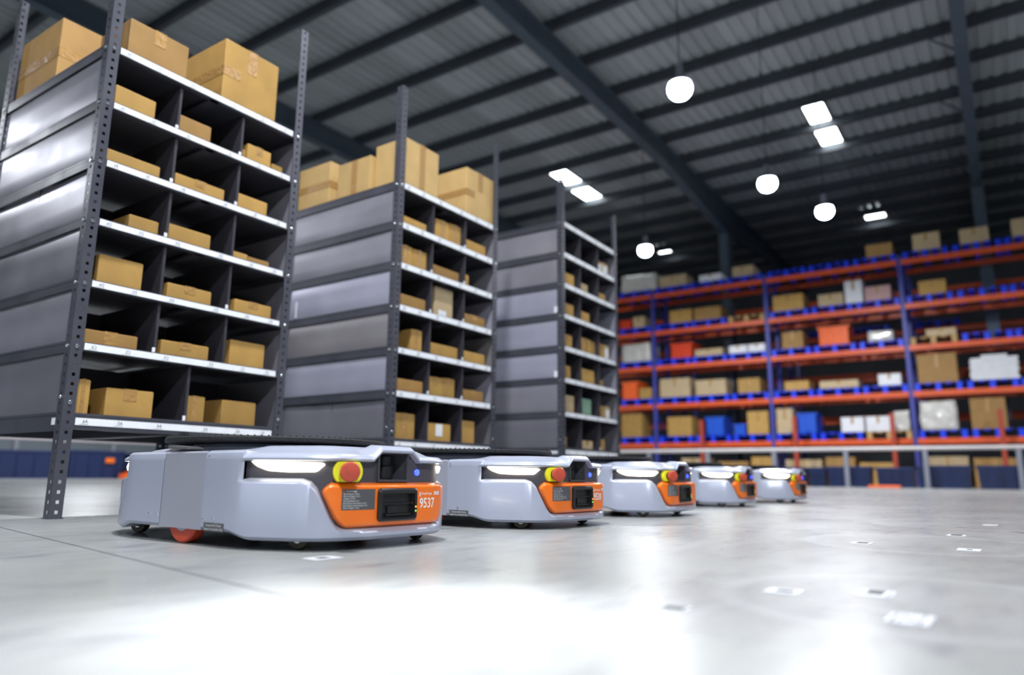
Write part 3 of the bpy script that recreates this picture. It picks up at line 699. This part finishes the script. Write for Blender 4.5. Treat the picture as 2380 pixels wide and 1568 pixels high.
    for sg in (-1, 1):
        d = MB().lathe([(0.040, -0.016), (0.066, -0.016), (0.070, -0.012), (0.070, 0.012), (0.066, 0.016), (0.040, 0.016)], 40, 'x', (sg*0.268, -0.022, 0.070)).build('drive_wheel', M['redw'], root, smooth=40)
        MB().lathe([(0.012, -0.017), (0.041, -0.0165), (0.041, 0.0165), (0.012, 0.017)], 32, 'x', (sg*0.268, -0.022, 0.070)).build('hub', M['shell'], d, smooth=40)
    return root

def number(root, s):
    fm = lambda u0, z0: (lambda u, v: F(u0+u, 0.0018, z0+v))
    MB().add(*text_geo(s, 0.034, fm(0.0765, 0.0895), 'LEFT', False, 0.82, 0.0006)).build('robot_number', M['white'], root)
    b = MB().add(*text_geo('g', 0.0145, fm(0.075, 0.1205), 'LEFT', False, 0.9, 0.0002)).add(*text_geo('GreyOrange', 0.0088, fm(0.083, 0.1215), 'LEFT', False, 0.85, 0.0001))
    b.build('brand_mark', M['white'], root)
    k = MB(); x = 0.131
    for wd in (0.003, 0.002, 0.0045, 0.002, 0.003, 0.0045): k.quad(F(x, 0.0018, 0.120), F(x+wd, 0.0018, 0.120), F(x+wd, 0.0018, 0.1295), F(x, 0.0018, 0.1295)); x += wd+0.0012
    k.build('bar_mark', M['white'], root)

robot = make_robot()
ROB = [((1.345, 1.719), -0.040, '9537', 'nearest silver warehouse robot with orange front, numbered 9537'),
       ((2.253, 1.704), -0.050, '9538', 'second silver warehouse robot in the row, numbered 9538'),
       ((3.182, 1.699), -0.010, None, 'third silver warehouse robot in the row, middle of five'),
       ((4.55, 1.80), -0.020, None, 'fourth silver warehouse robot in the row, second from the end'),
       ((5.60, 1.73), 0.0, None, 'last and farthest silver warehouse robot of the row of five')]
for i, ((x, yv), rz, num, lab) in enumerate(ROB):
    o = robot if i == 0 else copy_tree(robot, None)
    o.location = (x, yv, 0); o.rotation_euler = (0, 0, rz)
    tag(o, lab, 'robot', 'warehouse robots in a row')
for i, ob in enumerate([o for o in COL.objects if o.name.startswith('warehouse_robot')]):
    nm = ROB[i][2]
    if nm: number(ob, nm)

# ------------------------------------------------------------------ pallet racking behind
UY = [11.84, 8.48, 5.12, 1.78, -1.57]; LZ = [1.09, 2.23, 3.37, 4.43, 5.58]; RX0, RX1 = 20.0, 21.15
pr = empty('pallet_racking', (RX0, UY[0], 0)); tag(pr, 'tall pallet racking with orange beams and blue uprights behind the rail', 'pallet racking')
um = MB().box(0, 0.10, -0.05, 0.05, 0, 5.75).box(-0.03, 0.13, -0.08, 0.08, 0, 0.012).mesh('upright', M['upr'], bevel=0.006, segs=1)
bmh = MB().box(-0.03, 0.03, 0, 3.25, -0.065, 0.065).box(-0.034, -0.03, 0, 3.25, 0.02, 0.045).mesh('beam', M['beam'])
def P(x, yv, z): return (x-RX0, yv-UY[0], z)
for yv in UY:
    link('upright', um, pr, P(RX0, yv, 0)); link('upright', um, pr, P(RX1-0.1, yv, 0))
    br = MB(); z = 0.3; s = 0
    while z < 5.2:
        a, b = (0.08, 1.07) if s % 2 == 0 else (1.07, 0.08)
        br.rings([[(a, -0.015, z), (a, 0.015, z), (a, 0.015, z+0.04), (a, -0.015, z+0.04)], [(b, -0.015, z+0.9), (b, 0.015, z+0.9), (b, 0.015, z+0.94), (b, -0.015, z+0.94)]]); z += 0.9; s += 1
    br.build('frame_brace', M['upr'], pr, P(RX0, yv, 0))
for i in range(4):
    for z in LZ:
        link('beam', bmh, pr, P(RX0+0.03, UY[i+1]+0.055, z)); link('beam', bmh, pr, P(RX1-0.05, UY[i+1]+0.055, z))
gm = MB().box(-0.06, 0.06, -0.05, 0.05, 0, 1.75).box(-0.12, 0.12, -0.10, 0.10, 0, 0.015).mesh('guard_post', M['rpost'], bevel=0.01, segs=1)
for yv in (6.95, 4.47, 2.21, 0.03): link('guard_post', gm, pr, P(19.62, yv, 0))
# second row standing back to back behind it
p2 = empty('pallet_racking', (22.35, UY[0], 0)); tag(p2, 'second row of pallet racking, half hidden behind the front row', 'pallet racking')
for yv in UY: link('upright', um, p2, (0, yv-UY[0], 0)); link('upright', um, p2, (1.05, yv-UY[0], 0))
for i in range(4):
    for z in (1.85, 3.05, 4.2, 5.3):
        link('beam', bmh, p2, (0.03, UY[i+1]+0.055-UY[0], z)); link('beam', bmh, p2, (1.1, UY[i+1]+0.055-UY[0], z))

# pallets
def pallet_proto(nm, m):
    t = empty(nm); t.scale = (1, 1, 1.35)
    d = MB()
    for k in range(5): a = -0.5+0.215*k; d.box(-0.5, 0.5, a, a+0.14, 0.118, 0.14)
    d.build('top_deck', m, t)
    bk = MB().box(-0.49, 0.49, -0.06, 0.06, 0.022, 0.118).mesh('block', m, bevel=0.012, segs=1)
    for yv in (-0.44, 0, 0.44): link('block', bk, t, (0, yv, 0))
    rb = MB().box(-0.49, 0.49, -0.06, 0.06, 0.0, 0.022).mesh('runner', m)
    for yv in (-0.44, 0, 0.44): link('runner', rb, t, (0, yv, 0))
    return t
LV = ['lowest', 'second', 'third', 'fourth', 'top']
PP = [(9.1, 'leftmost bay'), (7.9, 'second bay, left'), (6.8, 'second bay, middle'), (5.7, 'second bay, right'), (4.55, 'third bay, left'), (3.45, 'third bay, middle'), (2.35, 'third bay, right'), (1.2, 'rightmost bay, left'), (0.1, 'rightmost bay, middle'), (-0.95, 'rightmost bay, right')]
bp_ = pallet_proto('pallet', M['pal']); wp_ = pallet_proto('wooden_pallet', M['wood']); firstb = [True]; firstw = [True]
WOODEN = {(4, 3), (3, 7), (1, 6)}
for l in range(1, 6):
    for q, (yv, where) in enumerate(PP):
        wdn = (l, q) in WOODEN
        proto, fl = (wp_, firstw) if wdn else (bp_, firstb)
        o = proto if fl[0] else copy_tree(proto); fl[0] = False
        o.location = (RX0+0.56, yv, LZ[l-1]+0.065)
        tag(o, '%s pallet on the %s beam level of the racking, %s' % ('wooden' if wdn else 'blue plastic', LV[l-1], where), 'pallet', 'pallets on the racking')
for l, yv in ((3, 4.3), (3, 2.9), (3, 1.2), (4, 3.3)):
    o = copy_tree(bp_); o.location = (22.9, yv, (4.2 if l == 3 else 5.3)+0.065)
    tag(o, 'blue pallet on the rear racking row, %s' % {4.3: 'left of three on one beam', 2.9: 'middle of three on one beam', 1.2: 'right of three on one beam', 3.3: 'alone on the highest rear beam'}[yv], 'pallet', 'pallets on the racking')

# loads on the pallets: level, kind, y0, y1, height over the beam
LOADS = [(5, 'wrap', 9.54, 8.38, 0.78), (5, 'carton', 8.25, 7.42, 0.59), (5, 'white', 7.0, 6.35, 0.45), (5, 'carton', 6.02, 5.44, 0.55), (5, 'carton', 2.52, 1.91, 0.58), (5, 'carton', 1.44, 0.85, 0.68), (5, 'carton', 0.43, -0.17, 0.62), (5, 'carton', -0.63, -1.25, 0.68),
         (4, 'redc', 9.61, 9.2, 0.53), (4, 'carton', 9.15, 8.78, 0.59), (4, 'carton', 7.96, 7.28, 0.64), (4, 'carton', 7.2, 6.42, 0.63), (4, 'carton', 4.94, 4.15, 0.69), (4, 'carton', 3.77, 3.15, 0.57), (4, 'white', 3.1, 2.68, 0.85), (4, 'pink', 2.63, 2.03, 0.62), (4, 'carton', 1.41, 0.82, 0.6),  # white carton beside the pink one stands for a bright lamp reflection
         (3, 'wrap', 9.56, 8.62, 0.82), (3, 'redc', 7.97, 7.3, 0.7), (3, 'beige', 7.22, 6.42, 0.45), (3, 'white', 6.22, 5.72, 0.47), (3, 'white', 5.68, 5.22, 0.47), (3, 'carton', 4.76, 4.22, 0.71), (3, 'orac', 3.83, 3.08, 0.75), (3, 'wrap', 2.65, 2.06, 0.51), (3, 'beige', 1.35, 0.71, 0.43),
         (2, 'orac', 9.58, 9.05, 0.8), (2, 'carton', 9.0, 8.6, 0.57), (2, 'carton', 8.33, 7.42, 0.8), (2, 'carton', 6.02, 5.42, 0.66), (2, 'carton', 4.77, 4.15, 0.5), (2, 'beige', 3.88, 2.95, 0.45), (2, 'white', 2.49, 1.98, 0.54), (2, 'carton', 1.6, 0.77, 0.96), (2, 'sheets', 0.51, -0.43, 0.84),
         (1, 'carton', 9.61, 8.95, 0.95), (1, 'carton', 8.13, 7.4, 0.81), (1, 'blue', 6.99, 6.46, 0.77), (1, 'blue', 6.2, 5.86, 0.55), (1, 'carton', 5.81, 5.25, 0.88), (1, 'beige', 5.03, 4.61, 0.92), (1, 'blue', 4.5, 4.02, 0.78), (1, 'white', 3.43, 2.9, 0.63), (1, 'white', 2.85, 2.3, 0.63), (1, 'wrap', 2.22, 1.88, 0.75), (1, 'wrap', 1.64, 0.87, 0.94), (1, 'carton', 0.6, -0.1, 0.97), (1, 'carton', -0.5, -1.2, 0.95)]
FILL = random.Random(23)
for l in range(1, 6):
    for q, (yv, where) in enumerate(PP):
        if any(a[0] == l and abs((a[2]+a[3])/2-yv) < 0.62 for a in LOADS): continue
        if (l == 5 and q > 3) or (l in (3, 4) and q > 7) or (l, q) == (4, 3): continue
        hw_ = FILL.uniform(0.28, 0.45); LOADS.append((l, FILL.choice(['redc', 'carton', 'blue', 'beige', 'carton', 'orac', 'white', 'pink']), yv+hw_, yv-hw_, FILL.uniform(0.48, 0.72)))
def crate(nm, y0, y1, z0, z1, m, label):
    t = empty(nm, (RX0+0.45, (y0+y1)/2, z0)); w_ = abs(y1-y0); h_ = z1-z0; tag(t, label, 'crate', 'loads on the racking')
    b = MB(); hx, hy = 0.36, w_/2
    for (a, c, e, f) in ((-hx, hx, -hy, -hy+0.02), (-hx, hx, hy-0.02, hy), (-hx, -hx+0.02, -hy, hy), (hx-0.02, hx, -hy, hy)): b.box(a, c, e, f, 0.02, h_)
    b.box(-hx, hx, -hy, hy, 0, 0.03); b.build('body', m, t)
    MB().box(-hx-0.02, -hx, -hy-0.02, hy+0.02, h_-0.05, h_).box(hx, hx+0.02, -hy-0.02, hy+0.02, h_-0.05, h_).box(-hx, hx, -hy-0.02, -hy, h_-0.05, h_).box(-hx, hx, hy, hy+0.02, h_-0.05, h_).build('rim', m, t)
    rm_ = MB().box(-hx-0.012, -hx, -0.012, 0.012, 0.0, h_-0.05).mesh('rib', m)
    for q in range(5): link('rib', rm_, t, (0, -hy+w_*(q+0.5)/5, 0))
    return t
def wrapped(y0, y1, z0, z1, label, m):
    w_, h_ = abs(y1-y0), z1-z0; bm = bmesh.new(); bmesh.ops.create_cube(bm, size=1.0)
    bmesh.ops.subdivide_edges(bm, edges=bm.edges[:], cuts=7, use_grid_fill=True)
    for v in bm.verts:
        p = Vector((v.co.x*0.85, v.co.y*w_, (v.co.z+0.5)*h_)); k = 1-0.06*max(0, v.co.z)
        n_ = noise.noise_vector(p*4+Vector((y0, z0, 0)))*0.035
        v.co = Vector((p.x*k+n_.x, p.y*k+n_.y, max(0, p.z+(n_.z if v.co.z > -0.45 else 0))))
    me = bpy.data.meshes.new('wrapped_load'); bm.to_mesh(me); bm.free(); me.materials.append(m)
    for f in me.polygons: f.use_smooth = True
    o = link('wrapped_load', me, None, (RX0+0.5, (y0+y1)/2, z0)); tag(o, label, 'wrapped load', 'loads on the racking')
    return o
def near(yv): return min(range(len(PP)), key=lambda q: abs(PP[q][0]-yv))
used = {}
KN = {'carton': 'brown cardboard carton', 'white': 'white carton', 'beige': 'low beige carton', 'pink': 'pinkish carton', 'wrap': 'film-wrapped pale load', 'redc': 'red crate', 'orac': 'orange crate', 'blue': 'blue crate', 'sheets': 'stack of white sheets'}
lr = random.Random(5)
for l, kd, y0, y1, h_ in LOADS:
    z0 = LZ[l-1]+0.065+0.189; z1 = LZ[l-1]+h_; z1 = max(z1, z0+0.15)
    cy_ = (y0+y1)/2; q = near(cy_); off = cy_-PP[q][0]
    where = PP[q][1].replace(',', '')
    side = '' if abs(off) < 0.2 else (' to the left' if off > 0 else ' to the right')
    lab = '%s on the %s racking level, %s%s' % (KN[kd], LV[l-1], where, side)
    if kd in ('carton', 'white', 'beige', 'pink'):
        m = M[{'carton': lr.choice(['card', 'card_d', 'card_p']), 'white': 'wht', 'beige': 'card_p', 'pink': 'pink'}[kd]]
        b = MB().box(-0.36, 0.36, -abs(y1-y0)/2, abs(y1-y0)/2, 0, z1-z0).build('carton', m, None, (RX0+0.42, cy_, z0), bevel=0.012, segs=2)
        tag(b, lab, 'carton', 'loads on the racking')
        MB().box(-0.362, -0.36, -0.03, 0.03, (z1-z0)*0.55, z1-z0+0.002).box(-0.36, 0.36, -0.03, 0.03, z1-z0, z1-z0+0.003).build('packing_tape', M['tape'], b)
    elif kd == 'wrap': wrapped(y0, y1, z0, z1, lab, M['wrap'])
    elif kd in ('redc', 'orac', 'blue'): crate('crate', y0, y1, z0, z1, M[{'redc': 'cred', 'orac': 'cora', 'blue': 'cblu'}[kd]], lab)
    else:
        t = empty('sheet_stack', (RX0+0.45, cy_, z0)); tag(t, lab, 'sheets', 'loads on the racking'); n_ = 9; hh = (z1-z0)/n_
        for q2 in range(n_):
            g = lr.uniform(-0.02, 0.02); wdt = abs(y1-y0)/2*(1.0 if q2 < n_-1 else 0.55)
            MB().box(-0.4, 0.4, -wdt+g, wdt+g, q2*hh+0.004, (q2+1)*hh).build('sheet_bundle', M['wht'], t, bevel=0.006, segs=1)
# cartons on the floor under the racking
FB = [(9.35, 8.62, 0.55), (7.8, 7.1, 0.72), (6.75, 5.9, 0.62), (5.8, 5.25, 0.74), (4.9, 4.0, 0.66), (3.9, 3.2, 0.72), (3.1, 2.3, 0.58), (1.6, 0.75, 0.72), (0.65, -0.2, 0.68), (-0.35, -1.2, 0.74)]
nth = ['first', 'second', 'third', 'fourth', 'fifth', 'sixth', 'seventh', 'eighth', 'ninth', 'tenth']
for i, (y0, y1, h_) in enumerate(FB):
    b = MB().box(-0.4, 0.4, -(y0-y1)/2, (y0-y1)/2, 0, h_).build('carton', M[['card', 'card_p', 'card_d'][i % 3]], None, (20.62, (y0+y1)/2, 0), bevel=0.012)
    tag(b, 'carton on the floor under the racking behind the rail, %s from left' % nth[i], 'carton', 'cartons on the floor under the racking')
    MB().box(-0.402, -0.40, -0.03, 0.03, h_*0.4, h_+0.002).build('packing_tape', M['tape'], b)

# ------------------------------------------------------------------ guard rails and navy crates along the edge of the lane
gr = empty('guard_rail', (17.0, 12.0, 0)); tag(gr, 'pale guard rail on grey posts in front of the orange racking', 'guard rail')
MB().rings([[(0.045*math.cos(a), yv, 0.80+0.045*math.sin(a)) for a in [2*math.pi*k/16 for k in range(16)]] for yv in (-18.0, 0.0)]).build('rail', M['rail'], gr, smooth=60)
gpm = MB().box(-0.05, 0.05, -0.045, 0.045, 0, 0.76).box(-0.10, 0.10, -0.09, 0.09, 0, 0.012).mesh('post', M['post'], bevel=0.008, segs=1)
for yv in (10.4, 8.9, 7.4, 5.9, 4.36, 2.86, 1.37, -0.2, -1.7): link('post', gpm, gr, (0, yv-12.0, 0))
gl = empty('guard_rail', (4.0, 20.0, 0)); tag(gl, 'pale guard rail seen under the nearest rack at far left', 'guard rail')
MB().box(0, 14.0, -0.05, 0.05, 0.93, 1.08).build('rail', M['rail'], gl, bevel=0.02)
for xv in (1.9, 3.85, 6.2, 8.4, 10.6): link('post', gpm, gl, (xv, 0, 0)).scale = (1, 1, 1.22)

def tote(x, yv, rz, w_, h_, label, m=M['navy'], patch=None):
    t = empty('storage_crate', (x, yv, 0), rz); tag(t, label, 'crate', 'navy crates along the lane edge')
    hx, hy = w_/2, 0.28; b = MB()
    def ring(z, k): return [(-hx*k, -hy*k, z), (hx*k, -hy*k, z), (hx*k, hy*k, z), (-hx*k, hy*k, z)]
    b.rings([ring(0.0, 0.93), ring(h_-0.05, 0.985), ring(h_-0.05, 1.0)]); b.build('body', m, t, bevel=0.012, segs=2)
    MB().rings([ring(h_-0.06, 1.03), ring(h_, 1.03), ring(h_, 0.95), ring(h_-0.03, 0.95)]).build('rim', m, t, bevel=0.008, segs=1)
    rm_ = MB().box(-0.02, 0.02, -hy-0.012, -hy*0.93, 0.03, h_-0.06).mesh('rib', m)
    for q in range(4): link('rib', rm_, t, (-hx+w_*(q+0.5)/4, 0, 0))
    if patch: MB().box(patch[0], patch[1], -hy-0.022, -hy-0.012, patch[2], patch[3]).build('orange_patch', M['orange'], t)
    return t
RT = [(4.15, 0.8, 0.42), (3.52, 0.34, 0.42), (2.88, 0.86, 0.44), (1.98, 0.72, 0.42), (1.10, 0.95, 0.46), (0.02, 1.0, 0.46), (-1.05, 0.9, 0.44)]
for i, (yv, wd, h_) in enumerate(RT): tote(17.55, yv, -math.pi/2, wd, h_, 'navy crate on the floor by the rail at right, %s from left' % nth[i])
LT = [(7.75, 1.5, 0.66), (9.35, 1.35, 0.70), (10.75, 1.1, 0.66), (12.1, 1.2, 0.64)]
for i, (xv, wd, h_) in enumerate(LT):
    tote(xv, 19.3, 0, wd, h_, ['navy crate at the left picture edge, behind the nearest rack leg', 'navy crate with an orange patch, seen past the nearest rack leg', 'navy crate just left of the nearest robot, far behind', 'navy crate hidden mostly behind the nearest robot'][i], patch=(0.2, 0.42, 0.40, 0.52) if i == 1 else None)
b = MB().box(-0.30, 0.30, -0.10, 0.10, 0, 0.05).build('floor_strip', M['cora'], None, (16.9, 2.15, 0), -math.pi/2, bevel=0.01); tag(b, 'small orange strip lying on the floor by the right navy crates', 'strip')
b = MB().box(-0.16, 0.16, -0.10, 0.10, 0, 0.13).box(-0.05, 0.05, -0.05, 0.05, 0.13, 0.17).build('floor_block', M['cora'], None, (10.02, 18.8, 0), 0, bevel=0.01); tag(b, 'small orange block on the floor between far left navy crates', 'block')

# ------------------------------------------------------------------ floor markers
def marker(x, yv, rz, w_, d_, label, bars):
    o = MB().box(-w_/2, w_/2, -d_/2, d_/2, 0.0002, 0.0010).build('floor_marker', M['tagw'], None, (x, yv, 0), rz); tag(o, label, 'floor marker', 'white marker stickers on the floor')
    g = MB()
    for (a, b_, c, d) in bars: g.box(a*w_, b_*w_, c*d_, d*d_, 0.0010, 0.0013)
    if bars: g.build('dark_print', M['ink'], o)
    return o
FULLB = [(-0.45, 0.45, -0.31, -0.27), (-0.45, 0.20, -0.20, -0.18), (-0.45, 0.42, 0.16, 0.19), (-0.45, 0.45, 0.32, 0.38), (-0.15, -0.08, -0.12, 0.10), (0.05, 0.12, -0.12, 0.10)]
marker(1.055, 0.119, -0.03, 0.074, 0.049, 'nearest white floor marker with dark bars, bottom right', FULLB)
marker(1.255, 0.185, -0.03, 0.070, 0.050, 'scuffed white floor marker behind the nearest one', [(-0.2, 0.42, -0.22, 0.25), (-0.45, 0.3, -0.42, -0.38)])
marker(1.190, 0.303, -0.03, 0.050, 0.050, 'white floor marker left of the scuffed marker', [(-0.2, 0.25, -0.30, 0.22)])
marker(1.053, 1.184, -0.05, 0.070, 0.050, 'white floor marker in front of the nearest robot', [(-0.2, 0.2, -0.2, 0.2)])
marker(2.197, 0.347, -0.03, 0.070, 0.050, 'white floor marker right of the second robot, half worn', [(-0.2, 0.35, -0.3, 0.25)])
marker(2.169, 0.100, -0.03, 0.070, 0.050, 'pale floor marker at right, in front of two worn ones', [(-0.1, 0.2, -0.15, 0.1)])
marker(2.701, 0.154, -0.03, 0.070, 0.050, 'worn floor marker behind the pale one at right', [(-0.3, 0.4, -0.3, 0.3)])
marker(3.411, 0.078, -0.03, 0.070, 0.050, 'farthest floor marker near the right edge', [])
marker(0.950, 0.384, -0.03, 0.030, 0.040, 'small worn floor marker on the bright floor, left of the others', [(-0.4, 0.4, -0.4, 0.4)])

# saw-cut joints in the concrete
for i, (a, b) in enumerate((((1.95, 8.0), (0.70, 0.85)),)):
    d = (Vector(b)-Vector(a)); nrm_ = Vector((-d.y, d.x)).normalized()*0.0022
    j = MB().box(-d.length/2, d.length/2, -0.0022, 0.0022, 0.0001, 0.0005).build('trim_%d' % (i+20), M['sticker'], None, ((a[0]+b[0])/2, (a[1]+b[1])/2, 0), math.atan2(d.y, d.x)); struct(j)
